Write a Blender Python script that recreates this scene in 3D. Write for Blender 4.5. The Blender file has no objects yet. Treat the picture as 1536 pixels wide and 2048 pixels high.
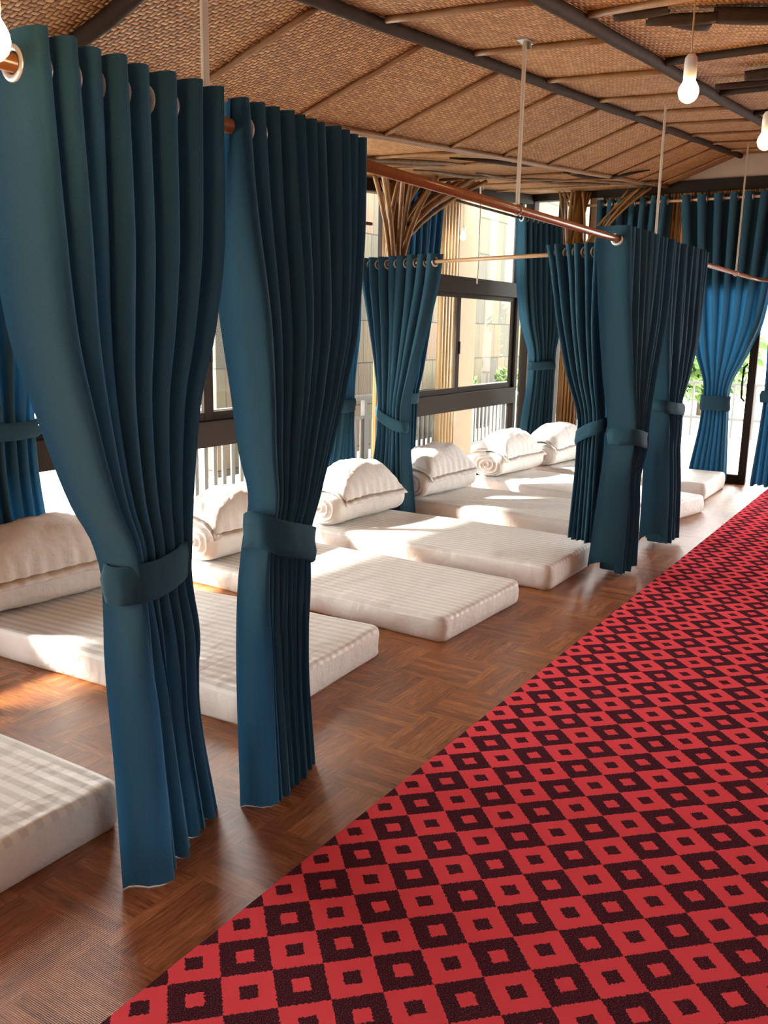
import bpy, bmesh, math, random
from mathutils import Vector, Matrix, noise
PI = math.pi
SC = bpy.context.scene
COL = SC.collection
R = random.Random(7)

# ------------------------------------------------------------------ helpers
def mesh_obj(name, verts, faces, mat=None, parent=None, smooth=True):
    me = bpy.data.meshes.new(name)
    me.from_pydata([tuple(v) for v in verts], [], faces)
    me.update()
    if smooth:
        me.polygons.foreach_set('use_smooth', [True] * len(me.polygons))
    o = bpy.data.objects.new(name, me)
    COL.objects.link(o)
    if mat: me.materials.append(mat)
    if parent: o.parent = parent
    return o

def link_mesh(name, me, parent=None, loc=(0, 0, 0), rot=(0, 0, 0)):
    o = bpy.data.objects.new(name, me); COL.objects.link(o)
    o.location = loc; o.rotation_euler = rot
    if parent: o.parent = parent
    return o

def tag(o, label=None, cat=None, group=None, kind=None):
    if label: o['label'] = label
    if cat: o['category'] = cat
    if group: o['group'] = group
    if kind: o['kind'] = kind
    return o

def thing(name, label, cat, loc=(0, 0, 0), rz=0, group=None):
    o = bpy.data.objects.new(name, None); COL.objects.link(o)
    o.empty_display_size = .1
    o.location = loc; o.rotation_euler = (0, 0, rz)
    return tag(o, label, cat, group)

def struct(name, loc=(0, 0, 0)):
    o = bpy.data.objects.new(name, None); COL.objects.link(o); o.location = loc
    return tag(o, kind='structure')

class MB:
    """collects shapes for one mesh"""
    def __init__(s): s.v = []; s.f = []
    def add(s, v, f):
        n = len(s.v); s.v += [Vector(p) for p in v]; s.f += [[i + n for i in q] for q in f]
    def box(s, a, b):
        x0, y0, z0 = a; x1, y1, z1 = b
        s.add([(x0,y0,z0),(x1,y0,z0),(x1,y1,z0),(x0,y1,z0),(x0,y0,z1),(x1,y0,z1),(x1,y1,z1),(x0,y1,z1)],
              [[0,3,2,1],[4,5,6,7],[0,1,5,4],[1,2,6,5],[2,3,7,6],[3,0,4,7]])
    def bar(s, p, q, w, h, up=(0, 0, 1)):
        p = Vector(p); q = Vector(q); d = (q - p).normalized(); u = Vector(up)
        a = d.cross(u).normalized() * w / 2; b = a.normalized().cross(d).normalized() * h / 2
        vs = [p-a-b, p+a-b, p+a+b, p-a+b, q-a-b, q+a-b, q+a+b, q-a+b]
        s.add(vs, [[0,1,2,3],[7,6,5,4],[0,4,5,1],[1,5,6,2],[2,6,7,3],[3,7,4,0]])
    def tube(s, pts, rad, n=10, cap=True):
        pts = [Vector(p) for p in pts]
        if not hasattr(rad, '__len__'): rad = [rad] * len(pts)
        vs = []; fs = []; prev = None
        for i, p in enumerate(pts):
            d = (pts[min(i+1, len(pts)-1)] - pts[max(i-1, 0)]).normalized()
            if prev is None:
                prev = d.orthogonal().normalized()
            a = (prev - d * prev.dot(d)).normalized(); prev = a; b = d.cross(a)
            for k in range(n):
                t = 2 * PI * k / n
                vs.append(p + (a * math.cos(t) + b * math.sin(t)) * rad[i])
        for i in range(len(pts) - 1):
            for k in range(n):
                fs.append([i*n+k, i*n+(k+1) % n, (i+1)*n+(k+1) % n, (i+1)*n+k])
        if cap:
            fs.append(list(range(n))[::-1]); m = (len(pts)-1)*n; fs.append([m+k for k in range(n)])
        s.add(vs, fs)
    def lathe(s, prof, n=24, c=(0, 0, 0)):
        vs = []; fs = []
        for r, z in prof:
            for k in range(n):
                t = 2*PI*k/n; vs.append((c[0]+r*math.cos(t), c[1]+r*math.sin(t), c[2]+z))
        for i in range(len(prof)-1):
            for k in range(n):
                fs.append([i*n+k, i*n+(k+1) % n, (i+1)*n+(k+1) % n, (i+1)*n+k])
        s.add(vs, fs)
    def obj(s, name, mat, parent=None, smooth=False, bevel=0):
        o = mesh_obj(name, s.v, s.f, mat, parent, smooth)
        if bevel:
            m = o.modifiers.new('bevel', 'BEVEL'); m.width = bevel; m.segments = 2; m.limit_method = 'ANGLE'
        return o

# ------------------------------------------------------------------ node helpers
class NT:
    def __init__(s, name):
        s.m = bpy.data.materials.new(name); s.m.use_nodes = True
        s.t = s.m.node_tree; s.t.nodes.clear()
        s.out = s.n('ShaderNodeOutputMaterial')
    def n(s, typ, **kw):
        o = s.t.nodes.new(typ)
        for k, v in kw.items():
            setattr(o, k, v)
        return o
    def l(s, a, b): s.t.links.new(a, b)
    def _set(s, sock, v):
        if v is None: return
        if hasattr(v, 'is_output'): s.l(v, sock)
        else: sock.default_value = v
    def math(s, op, a, b=None, c=None):
        o = s.n('ShaderNodeMath', operation=op)
        s._set(o.inputs[0], a); s._set(o.inputs[1], b)
        if c is not None: s._set(o.inputs[2], c)
        return o.outputs[0]
    def mix(s, f, a, b):
        o = s.n('ShaderNodeMix', data_type='RGBA')
        s._set(o.inputs[0], f); s._set(o.inputs[6], a if hasattr(a, 'is_output') else (*a, 1) if len(a) == 3 else a)
        s._set(o.inputs[7], b if hasattr(b, 'is_output') else (*b, 1) if len(b) == 3 else b)
        return o.outputs[2]
    def obj_xyz(s, kind='Object'):
        tc = s.n('ShaderNodeTexCoord'); sp = s.n('ShaderNodeSeparateXYZ'); s.l(tc.outputs[kind], sp.inputs[0])
        return tc.outputs[kind], sp.outputs[0], sp.outputs[1], sp.outputs[2]
    def noise(s, vec, scale, detail=3, rough=.5, mapping=None):
        if mapping:
            mp = s.n('ShaderNodeMapping'); s.l(vec, mp.inputs[0]); mp.inputs['Scale'].default_value = mapping; vec = mp.outputs[0]
        o = s.n('ShaderNodeTexNoise'); s.l(vec, o.inputs['Vector'])
        o.inputs['Scale'].default_value = scale; o.inputs['Detail'].default_value = detail; o.inputs['Roughness'].default_value = rough
        return o.outputs[0]
    def ramp(s, f, stops):
        o = s.n('ShaderNodeValToRGB'); s.l(f, o.inputs[0])
        e = o.color_ramp.elements
        while len(e) < len(stops): e.new(.5)
        for k, (p, c) in enumerate(stops):
            e[k].position = p; e[k].color = (*c, 1)
        return o.outputs[0]
    def white(s, *vals):
        cb = s.n('ShaderNodeCombineXYZ')
        for k, v in enumerate(vals): s._set(cb.inputs[k], v)
        w = s.n('ShaderNodeTexWhiteNoise', noise_dimensions='3D'); s.l(cb.outputs[0], w.inputs[0])
        return w.outputs[0]
    def bump(s, h, strength=.3, dist=.01):
        o = s.n('ShaderNodeBump'); s.l(h, o.inputs['Height'])
        o.inputs['Strength'].default_value = strength; o.inputs['Distance'].default_value = dist
        return o.outputs[0]
    def principled(s, color, rough=.6, metal=0, normal=None, sheen=0, spec=.5):
        o = s.n('ShaderNodeBsdfPrincipled')
        s._set(o.inputs['Base Color'], color if hasattr(color, 'is_output') else (*color, 1))
        s._set(o.inputs['Roughness'], rough); s._set(o.inputs['Metallic'], metal)
        o.inputs['Sheen Weight'].default_value = sheen
        s._set(o.inputs['Specular IOR Level'], spec)
        if normal is not None: s.l(normal, o.inputs['Normal'])
        return o
    def done(s, shader):
        s.l(shader, s.out.inputs[0]); return s.m

def simple(name, color, rough=.6, metal=0, var=.12, scale=8, spec=.5):
    t = NT(name); v, x, y, z = t.obj_xyz()
    n = t.noise(v, scale, 4)
    c = t.mix(n, tuple(q*(1-var) for q in color), tuple(min(1, q*(1+var)) for q in color))
    return t.done(t.principled(c, rough, metal, spec=spec).outputs[0])

# ------------------------------------------------------------------ materials
def mat_curtain():
    t = NT('curtain_cloth'); v, x, y, z = t.obj_xyz()
    wv = t.noise(v, 260, 2, .6)
    c = t.mix(wv, (.018, .056, .080), (.042, .110, .148))
    nb = t.bump(wv, .25, .002)
    p = t.principled(c, .8, 0, nb, sheen=.04, spec=.06)
    tr = t.n('ShaderNodeBsdfTranslucent'); tr.inputs[0].default_value = (.03, .19, .42, 1)
    mx = t.n('ShaderNodeMixShader'); mx.inputs[0].default_value = .17
    t.l(p.outputs[0], mx.inputs[1]); t.l(tr.outputs[0], mx.inputs[2])
    return t.done(mx.outputs[0])

def mat_sheet(stripes):
    t = NT('striped_sheet' if stripes else 'white_cotton'); v, x, y, z = t.obj_xyz()
    wr = t.noise(v, 3.0, 4, .55, (1.0, 2.2, 1.0))
    fine = t.noise(v, 14, 3, .6, (1, .6, 1))
    if stripes:
        s = t.math('FRACT', t.math('MULTIPLY', x, 1/.05))
        st = t.math('GREATER_THAN', s, .5)
        c = t.mix(st, (.80, .775, .74), (.67, .645, .61))
        ro = t.math('MULTIPLY_ADD', st, .22, .42)
    else:
        c = t.mix(fine, (.78, .755, .72), (.72, .69, .655)); ro = .7
    h = t.math('ADD', t.math('MULTIPLY', wr, 1.0), t.math('MULTIPLY', fine, .35))
    return t.done(t.principled(c, ro, 0, t.bump(h, .7 if stripes else .75, .03), spec=.3).outputs[0])

def mat_wood_floor():
    t = NT('parquet_vinyl'); v, x, y, z = t.obj_xyz('Object')
    B = .32
    bx = t.math('FLOOR', t.math('DIVIDE', x, B)); by = t.math('FLOOR', t.math('DIVIDE', y, B))
    par = t.math('FLOORED_MODULO', t.math('ADD', bx, by), 2)
    fx = t.math('DIVIDE', x, B/9); fy = t.math('DIVIDE', y, B/9)
    across = t.math('ADD', t.math('MULTIPLY', par, fx), t.math('MULTIPLY', t.math('SUBTRACT', 1, par), fy))
    strip = t.math('FLOOR', across)
    rnd = t.white(strip, t.math('ADD', bx, t.math('MULTIPLY', by, 17.3)), par)
    edge = t.math('LESS_THAN', t.math('ABSOLUTE', t.math('SUBTRACT', t.math('FRACT', across), .5)), .485)
    g1 = t.noise(v, 10, 5, .65, (12, 1.2, 1)); g2 = t.noise(v, 10, 5, .65, (1.2, 12, 1))
    g = t.math('ADD', t.math('MULTIPLY', par, g1), t.math('MULTIPLY', t.math('SUBTRACT', 1, par), g2))
    f = t.math('ADD', t.math('MULTIPLY', g, .82), t.math('MULTIPLY', rnd, .19))
    c = t.ramp(f, [(.28, (.14, .042, .013)), (.52, (.30, .105, .034)), (.72, (.46, .19, .066))])
    c = t.mix(t.math('MULTIPLY_ADD', edge, .5, .5), (.11, .036, .014), c)
    # embossed dimples of the vinyl
    D = .0065
    dx = t.math('SINE', t.math('MULTIPLY', t.math('ADD', x, y), 2*PI/D/1.414)); dy = t.math('SINE', t.math('MULTIPLY', t.math('SUBTRACT', x, y), 2*PI/D/1.414))
    dim = t.math('MULTIPLY', dx, dy)
    soft = t.noise(v, 2.2, 3)
    nb = t.bump(dim, .25, .002)
    ro = t.math('MULTIPLY_ADD', soft, .10, .14)
    return t.done(t.principled(c, ro, 0, nb, spec=.75).outputs[0])

def mat_carpet():
    t = NT('carpet_pattern'); v, x, y, z = t.obj_xyz('Object')
    S = .17007
    k = t.math('SUBTRACT', t.math('DIVIDE', x, S), 6.8822)
    m = t.math('SUBTRACT', 7.9222, t.math('DIVIDE', y, S))
    jag = t.noise(v, 130, 2, .7); jag2 = t.noise(v, 171, 2, .7)
    i = t.math('ADD', t.math('ADD', k, m), t.math('MULTIPLY_ADD', jag, .12, -.06 + .5))
    j = t.math('ADD', t.math('SUBTRACT', m, k), t.math('MULTIPLY_ADD', jag2, .12, -.06 + .5))
    par = t.math('FLOORED_MODULO', t.math('ADD', t.math('FLOOR', i), t.math('FLOOR', j)), 2)
    ai = t.math('ABSOLUTE', t.math('SUBTRACT', t.math('FRACT', i), .5)); aj = t.math('ABSOLUTE', t.math('SUBTRACT', t.math('FRACT', j), .5))
    hole = t.math('LESS_THAN', t.math('MAXIMUM', ai, aj), .175)
    dark = t.math('ABSOLUTE', t.math('SUBTRACT', par, hole))
    sp = t.noise(v, 330, 2, .8)
    red = t.mix(sp, (.78, .060, .085), (.96, .115, .14))
    blk = t.ramp(sp, [(.35, (.026, .006, .010)), (.55, (.085, .022, .034)), (.70, (.26, .11, .145))])
    c = t.mix(dark, red, blk)
    nb = t.bump(t.noise(v, 420, 2, .8), .8, .004)
    return t.done(t.principled(c, .95, 0, nb, sheen=0, spec=.0).outputs[0])

def mat_weave():
    t = NT('woven_bamboo_mat'); v, x, y, z = t.obj_xyz('Object')
    w = .016
    wob = t.noise(v, 3.0, 2)
    u = t.math('ADD', t.math('DIVIDE', x, w), t.math('MULTIPLY', wob, .8)); q = t.math('ADD', t.math('DIVIDE', y, w), t.math('MULTIPLY', wob, .8))
    iu = t.math('FLOOR', u); iq = t.math('FLOOR', q)
    fu = t.math('FRACT', u); fq = t.math('FRACT', q)
    ph = t.math('FLOORED_MODULO', t.math('ADD', iu, iq), 4)
    over = t.math('LESS_THAN', ph, 1.5)
    # strand profile across each strand; small dip where it goes under
    pu = t.math('SINE', t.math('MULTIPLY', fu, PI)); pq = t.math('SINE', t.math('MULTIPLY', fq, PI))
    inv = t.math('SUBTRACT', 1, over)
    h0 = t.math('ADD', t.math('MULTIPLY', over, pu), t.math('MULTIPLY', inv, pq))
    # position along the float (two cells long)
    al1 = t.math('FRACT', t.math('DIVIDE', t.math('ADD', t.math('ADD', iu, q), 0), 2))
    al2 = t.math('FRACT', t.math('DIVIDE', t.math('ADD', t.math('ADD', iq, u), 0), 2))
    la = t.math('SINE', t.math('MULTIPLY', t.math('ADD', t.math('MULTIPLY', over, al1), t.math('MULTIPLY', inv, al2)), PI))
    h = t.math('MULTIPLY', t.math('POWER', h0, .4), t.math('POWER', la, .6))
    r = t.white(t.math('ADD', t.math('MULTIPLY', over, iu), t.math('MULTIPLY', inv, iq)), over, t.math('FLOOR', t.math('MULTIPLY', t.math('ADD', iu, iq), .25)))
    big = t.noise(v, 1.3, 3)
    f = t.math('ADD', t.math('MULTIPLY', r, .55), t.math('MULTIPLY', big, .5))
    c = t.ramp(f, [(.2, (.33, .14, .038)), (.55, (.48, .225, .068)), (.85, (.60, .32, .11))])
    gap = t.math('LESS_THAN', h, .42)
    c = t.mix(gap, c, (.10, .040, .012))  # gaps, plus crease shade put into the colour where strands dip under
    return t.done(t.principled(c, .55, 0, t.bump(h, .9, .012), spec=.3).outputs[0])

def mat_bamboo(name, dark, light, rough=.4, spec=.5):
    t = NT(name); v, x, y, z = t.obj_xyz()
    n = t.noise(v, 6, 5, .6, (4, 4, .5))
    w = t.n('ShaderNodeTexNoise'); t.l(v, w.inputs[0]); w.inputs['Scale'].default_value = 2
    c = t.mix(t.math('MULTIPLY', n, 1.2), dark, light)
    return t.done(t.principled(c, rough, 0, t.bump(n, .3, .004), spec=spec).outputs[0])

def mat_glass():
    t = NT('window_glass')
    tr = t.n('ShaderNodeBsdfTransparent'); tr.inputs[0].default_value = (.97, .985, .98, 1)
    gl = t.n('ShaderNodeBsdfGlossy'); gl.inputs['Roughness'].default_value = .02
    fr = t.n('ShaderNodeLayerWeight'); fr.inputs[0].default_value = .5
    fac = t.math('MULTIPLY_ADD', t.math('POWER', fr.outputs[1], 5.0), .18, .003)
    mx = t.n('ShaderNodeMixShader'); t.l(fac, mx.inputs[0]); t.l(tr.outputs[0], mx.inputs[1]); t.l(gl.outputs[0], mx.inputs[2])
    return t.done(mx.outputs[0])

def mat_emit(name, color, strength):
    t = NT(name); e = t.n('ShaderNodeEmission'); e.inputs[0].default_value = (*color, 1); e.inputs[1].default_value = strength
    return t.done(e.outputs[0])

def mat_shingle():
    t = NT('wood_shingles'); v, x, y, z = t.obj_xyz('Object')
    row = t.math('FLOOR', t.math('DIVIDE', z, .52))
    off = t.white(row, 3.1, 2.0)
    u = t.math('ADD', t.math('DIVIDE', x, .27), t.math('MULTIPLY', off, 5)); col = t.math('FLOOR', u)
    r = t.white(col, row, 1.0); r2 = t.white(col, row, 9.0)
    gr = t.noise(v, 5, 4, .6, (7, 7, .7))
    c = t.ramp(r, [(0, (.035, .034, .035)), (.3, (.075, .055, .036)), (.55, (.10, .082, .045)), (.8, (.14, .072, .04)), (1, (.045, .043, .042))])
    c = t.mix(t.math('MULTIPLY', gr, .55), c, (.13, .12, .065))
    lap = t.math('LESS_THAN', t.math('FRACT', t.math('DIVIDE', z, .52)), .03)
    gap = t.math('LESS_THAN', t.math('FRACT', u), .035)
    e = t.math('MAXIMUM', lap, gap)
    c = t.mix(e, c, (.02, .015, .012))
    return t.done(t.principled(c, .8, 0, t.bump(t.math('SUBTRACT', gr, e), .5, .02)).outputs[0])

M = dict(
    curtain=mat_curtain(), sheet=mat_sheet(True), cotton=mat_sheet(False), floor=mat_wood_floor(), carpet=mat_carpet(),
    weave=mat_weave(),
    bamboo=mat_bamboo('bamboo_cane', (.10, .038, .008), (.27, .13, .032), .45, .3),
    batten=mat_bamboo('split_bamboo_batten', (.16, .075, .026), (.34, .18, .07), .5),
    beam=mat_bamboo('dark_bamboo_beam', (.012, .007, .004), (.048, .028, .016), .75, .15),
    reed=mat_bamboo('weathered_reed', (.05, .03, .016), (.22, .14, .07), .6),
    rod=mat_bamboo('varnished_wood_rod', (.20, .065, .020), (.34, .125, .042), .25),
    brass=simple('pale_wood_rod', (.48, .29, .14), .3, 0, .15, 20),
    blackrod=simple('dark_metal_rod', (.05, .035, .02), .35, .4),
    ring=simple('grommet_plastic', (.66, .64, .60), .25, .35, .05),
    hanger=simple('painted_hanger', (.50, .44, .34), .4, .2, .1),
    steel=simple('zinc_plate', (.55, .54, .52), .3, .9, .1),
    frame=simple('brown_aluminium', (.032, .023, .018), .6, .0, .1, 8, .08),
    glass=mat_glass(),
    plaster=simple('beige_plaster', (.55, .43, .32), .8),
    white=simple('white_paint', (.75, .74, .72), .6, 0, .05),
    concrete=simple('pale_concrete', (.66, .64, .60), .85, 0, .1),
    rail=simple('grey_railing_paint', (.16, .155, .15), .5),
    shingle=mat_shingle(),
    socket=simple('white_socket', (.72, .68, .60), .4, 0, .05),
    cord=simple('yellow_flex', (.42, .27, .10), .5),
    bulb=mat_emit('lit_bulb', (1, .70, .34), 26),
    leaf=simple('green_leaves', (.16, .27, .07), .6, 0, .5, 3),
    bark=simple('tree_bark', (.13, .10, .07), .9, 0, .3, 10),
    pot=simple('white_planter', (.7, .69, .66), .6, 0, .06),
)

# ------------------------------------------------------------------ camera
F_PX, YAW, PITCH, ROLL, EYE = 1780., .5593, -.2056, .0195, 1.5
fw = Vector((math.cos(YAW)*math.cos(PITCH), math.sin(YAW)*math.cos(PITCH), math.sin(PITCH)))
rt = fw.cross(Vector((0, 0, 1))).normalized(); up = rt.cross(fw)
r2 = rt*math.cos(ROLL) + up*math.sin(ROLL); u2 = -rt*math.sin(ROLL) + up*math.cos(ROLL)
cam = bpy.data.cameras.new('camera'); co = bpy.data.objects.new('camera', cam); COL.objects.link(co)
cam.sensor_fit = 'VERTICAL'; cam.sensor_height = 24; cam.lens = 24*F_PX/2048; cam.clip_start = .05
co.matrix_world = Matrix(((r2.x, u2.x, -fw.x, 0), (r2.y, u2.y, -fw.y, 0), (r2.z, u2.z, -fw.z, EYE), (0, 0, 0, 1)))
SC.camera = co

# ------------------------------------------------------------------ the room
WY, FX = 4.1, 9.5            # window wall, far wall
def rise(x): return .087*max(x, .4)
def soffit(x): return EYE + .61 + rise(x)

def slab(name, x0, y0, x1, y1, z0, z1, mat, kind='structure'):
    b = MB(); b.box((x0, y0, z0), (x1, y1, z1)); o = b.obj(name, mat)
    o['kind'] = kind
    return o
slab('floor', -3, -4.6, FX, 4.1, -.12, 0, M['floor'])
b = MB(); b.box((-3, -3.4, 0), (FX - .1, 1.385, .009)); cp = b.obj('carpet', M['carpet'], bevel=.003)
tag(cp, 'red and black carpet woven with diamond squares along the aisle', 'carpet')

# ceiling: woven mats on folded slopes
xs = [-3.1, .4, 2, 4, 6, 8, 9.75]
prof = [(4.25, .61), (2.63, .61), (1.96, .858), (1.31, .84), (-4.7, .84)]
vs = []; fs = []
for x in xs:
    for (y, h) in prof: vs.append((x, y, EYE + h + rise(x)))
n = len(prof)
for i in range(len(xs)-1):
    for j in range(n-1): fs.append([i*n+j, i*n+j+1, (i+1)*n+j+1, (i+1)*n+j])
ce = mesh_obj('ceiling', vs, fs, M['weave'], smooth=False); ce['kind'] = 'structure'
sm = ce.modifiers.new('thick', 'SOLIDIFY'); sm.thickness = .04; sm.offset = -1 if ce.data.polygons[0].normal.z < 0 else 1

trim_n = [0]
def trim(mb, mat, smooth=True):
    trim_n[0] += 1
    o = mb.obj('trim_%d' % trim_n[0], mat, None, smooth); o['kind'] = 'structure'; return o

def wobble_line(p, q, k, amp, rr):
    p = Vector(p); q = Vector(q); out = []
    for i in range(k+1):
        f = i/k; w = p.lerp(q, f)
        w += Vector((rr.uniform(-amp, amp), rr.uniform(-amp, amp), rr.uniform(-amp*.3, amp*.3))); out.append(w)
    return out
def zc(x, y):
    for (ya, ha), (yb, hb) in zip(prof, prof[1:]):
        if ya >= y >= yb:
            return EYE + rise(x) + ha + (hb-ha)*(ya-y)/(ya-yb)
    return EYE + rise(x) + .84
# long beams along the folds
for (y, r, mat, d) in ((1.96, .024, 'beam', .020), (1.31, .026, 'beam', .022), (2.63, .018, 'batten', .012)):
    b = MB(); b.tube([(p.x, p.y, p.z) for p in wobble_line((.4, y, zc(.4, y)-d), (9.45, y, zc(9.45, y)-d), 24, .006, R)], r, 10)
    trim(b, M[mat])
# battens across the slopes
def batten(x, y0, y1, r, mat, lean=0):
    k = 6; pts = []
    for i in range(k+1):
        y = y0 + (y1-y0)*i/k; xx = x + lean*(i/k-.5) + R.uniform(-.006, .006)
        pts.append((xx, y, zc(xx, y) - r*.75))
    b = MB(); b.tube(pts, r, 8); trim(b, M[mat])
for x in (2.02,): batten(x, 2.6, 1.98, .028, 'beam')
for x in (2.68, 3.40, 4.13, 4.87, 5.56, 6.33, 7.05, 7.75, 8.45, 9.1): batten(x, 2.62, 1.99, .012, 'batten', .05)
for x in (2.4, 3.06, 3.79, 4.61, 5.40, 6.07, 6.75, 7.5, 8.2, 8.9): batten(x, 1.93, 1.35, .014, 'batten', .06)
for x, m_, r_ in ((3.4, 'batten', .014), (4.42, 'beam', .019), (5.5, 'beam', .017), (6.45, 'beam', .017), (7.4, 'beam', .02), (8.4, 'beam', .02)): batten(x, 1.28, -1.5, r_, m_, .05)
for x in (3.3, 4.9, 5.7, 6.9, 7.7, 8.6): batten(x, 4.05, 2.68, .012, 'batten', .3)
# reed bundles laid in waves under the flat eave strip
for i in range(10):
    x0 = 3.9 + i*.5 + R.uniform(-.1, .1); y0 = 2.75 + R.random()*.9; L = R.uniform(.7, 1.4)
    pts = []
    for k in range(9):
        f = k/8; xx = x0 + L*f; yy = y0 - .25*f + .06*math.sin(5*f + i)
        pts.append((xx, yy, zc(xx, yy) - .012 - .012*math.sin(PI*f)))
    b = MB(); b.tube(pts, [.003 + .013*math.sin(PI*(.06+.88*k/8)) for k in range(9)], 7)
    trim(b, M['reed' if i % 3 else 'beam'])

# ---- window wall
def sheared_box(mb, x0, x1, y0, y1, za, zb):   # za, zb functions of x
    mb.add([(x0,y0,za(x0)),(x1,y0,za(x1)),(x1,y1,za(x1)),(x0,y1,za(x0)),(x0,y0,zb(x0)),(x1,y0,zb(x1)),(x1,y1,zb(x1)),(x0,y1,zb(x0))],
           [[0,3,2,1],[4,5,6,7],[0,1,5,4],[1,2,6,5],[2,3,7,6],[3,0,4,7]])
win_n = [0]
def window(x0, x1, sashes=2):
    win_n[0] += 1
    w = struct('window_%d' % win_n[0])
    ya, yb = WY - .03, WY + .05
    fb = MB()
    top = lambda x: soffit(x) - .10
    for x in (x0, x1 - .07):
        sheared_box(fb, x, x + .07, ya, yb, lambda q: 0, top)
    fb.box((x0+.07, ya, 0), (x1-.07, yb, .05))
    fb.obj('window_frame', M['frame'], w, bevel=.004)
    sb = MB(); sb.box((x0+.07, ya-.015, .70), (x1-.07, yb+.01, .87)); sb.obj('window_sill', M['frame'], w, bevel=.004)
    tb = MB(); tb.box((x0+.07, ya-.005, 1.83), (x1-.07, yb, 1.98)); tb.obj('transom_rail', M['frame'], w, bevel=.004)
    hb = MB(); sheared_box(hb, x0, x1, ya-.01, yb, top, lambda q: soffit(q) - .005); hb.obj('head_rail', M['frame'], w)
    pb = MB(); pb.box((x0+.07, WY, .05), (x1-.07, WY+.006, .70)); pb.obj('lower_pane', M['glass'], w)
    pb = MB(); sheared_box(pb, x0+.07, x1-.07, WY, WY+.006, lambda q: 1.98, top); pb.obj('upper_pane', M['glass'], w)
    W = (x1-x0-.14)/sashes
    for k in range(sashes):
        a = x0+.07+k*W; c = a + W; d = .012*(k % 2)
        s = MB()
        s.box((a, WY-.012+d, .87), (a+.05, WY+.018+d, 1.83)); s.box((c-.05, WY-.012+d, .87), (c, WY+.018+d, 1.83))
        s.box((a+.05, WY-.012+d, .87), (c-.05, WY+.018+d, .925)); s.box((a+.05, WY-.012+d, 1.785), (c-.05, WY+.018+d, 1.83))
        so = s.obj('sash', M['frame'], w, bevel=.003)
        g = MB(); g.box((a+.05, WY+.002+d, .925), (c-.05, WY+.007+d, 1.785)); g.obj('pane', M['glass'], so)
        if k == 1:
            l = MB(); l.box((a+.012, WY-.03+d, 1.25), (a+.032, WY-.012+d, 1.37)); l.obj('latch', M['beam'], so)
for a, c in ((-2.9, -.3), (-.1, 2.5), (2.7, 6.0), (6.45, 9.22)): window(a, c)
b = MB()
for (a, c) in ((-.3, -.1), (2.5, 2.7), (6.0, 6.45)):
    if a == 6.0:
        continue
    sheared_box(b, a, c, WY-.02, WY+.12, lambda q: 0, soffit)
wl = b.obj('wall_left', M['plaster']); wl['kind'] = 'structure'
# narrow fixed light beside the bamboo pillar
wn = struct('window_5')
g = MB(); sheared_box(g, 6.0, 6.45, WY, WY+.006, lambda q: .05, lambda q: soffit(q)-.1); g.obj('pane', M['glass'], wn)
g = MB(); g.box((6.0, WY-.03, 0), (6.45, WY+.05, .05)); sheared_box(g, 6.0, 6.45, WY-.04, WY+.05, lambda q: soffit(q)-.1, lambda q: soffit(q)-.005); g.obj('window_frame', M['frame'], wn)

wn = struct('window_7')
g = MB(); sheared_box(g, 9.22, 9.46, WY, WY+.006, lambda q: .05, lambda q: soffit(q)-.1); g.obj('pane', M['glass'], wn)
g = MB(); sheared_box(g, 9.46, 9.58, WY-.04, WY+.06, lambda q: 0, lambda q: soffit(q)-.005); sheared_box(g, 9.22, 9.46, WY-.03, WY+.05, lambda q: soffit(q)-.1, lambda q: soffit(q)-.005); g.obj('window_frame', M['frame'], wn)
# ---- far wall: header beam, woven panel, posts; door opening below
b = MB()
b.box((FX, 1.0, 2.02), (FX+.06, 3.45, 2.86)); b.box((FX, -4.6, 2.02), (FX+.06, 1.0, 2.86))
wf = b.obj('wall_far', M['weave']); wf['kind'] = 'structure'
b = MB(); b.box((FX-.05, -4.6, 2.86), (FX+.06, 4.2, 2.97)); trim(b, M['frame'], False)
b = MB(); b.box((FX-.02, -4.6, 2.97), (FX+.06, 4.2, 3.25)); trim(b, M['plaster'], False)
b = MB(); b.box((FX-.03, 3.30, 0), (FX+.07, 3.42, 2.86)); trim(b, M['plaster'], False)
b = MB(); b.box((FX-.04, 3.72, 0), (FX+.06, 3.78, 2.86)); trim(b, M['frame'], False)
wq = struct('window_6')
g = MB(); g.box((FX, 3.78, .05), (FX+.006, 4.08, 2.86)); g.box((FX, 3.42, .05), (FX+.006, 3.72, 2.86)); g.obj('pane', M['glass'], wq)
dr = struct('door_1')
s = MB(); s.box((FX-.03, 1.63, .0), (FX+.02, 1.705, 2.02)); s.box((FX-.03, 2.45, .0), (FX+.02, 2.52, 2.02))
s.box((FX-.03, 1.705, 0), (FX+.02, 2.45, .09)); s.box((FX-.03, 1.705, 1.93), (FX+.02, 2.45, 2.02))
s.obj('door_frame', M['frame'], dr, bevel=.004)
g = MB(); g.box((FX-.006, 1.705, .09), (FX, 2.45, 1.93)); g.obj('door_pane', M['glass'], dr)
h = MB(); h.tube([(FX-.03, 1.715, .84), (FX-.075, 1.735, .87), (FX-.08, 1.74, 1.02), (FX-.075, 1.735, 1.17), (FX-.03, 1.715, 1.20)], .011, 8); h.obj('door_handle', M['frame'], dr, True)
# back and right walls of the room (behind the camera): woven for warm bounce, one opening added for fill light
b = MB(); b.box((-3.1, -4.6, 0), (-3, 4.2, 2.6)); o = b.obj('wall_back', M['weave']); o['kind'] = 'structure'
b = MB(); b.box((-3.1, -4.7, 0), (FX, -4.6, .8))
for x, x2 in ((-3, -2.2), (-.9, 9.5)): b.box((x, -4.7, .8), (x2, -4.6, 3.2))
o = b.obj('wall_right', M['weave']); o['kind'] = 'structure'

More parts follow.
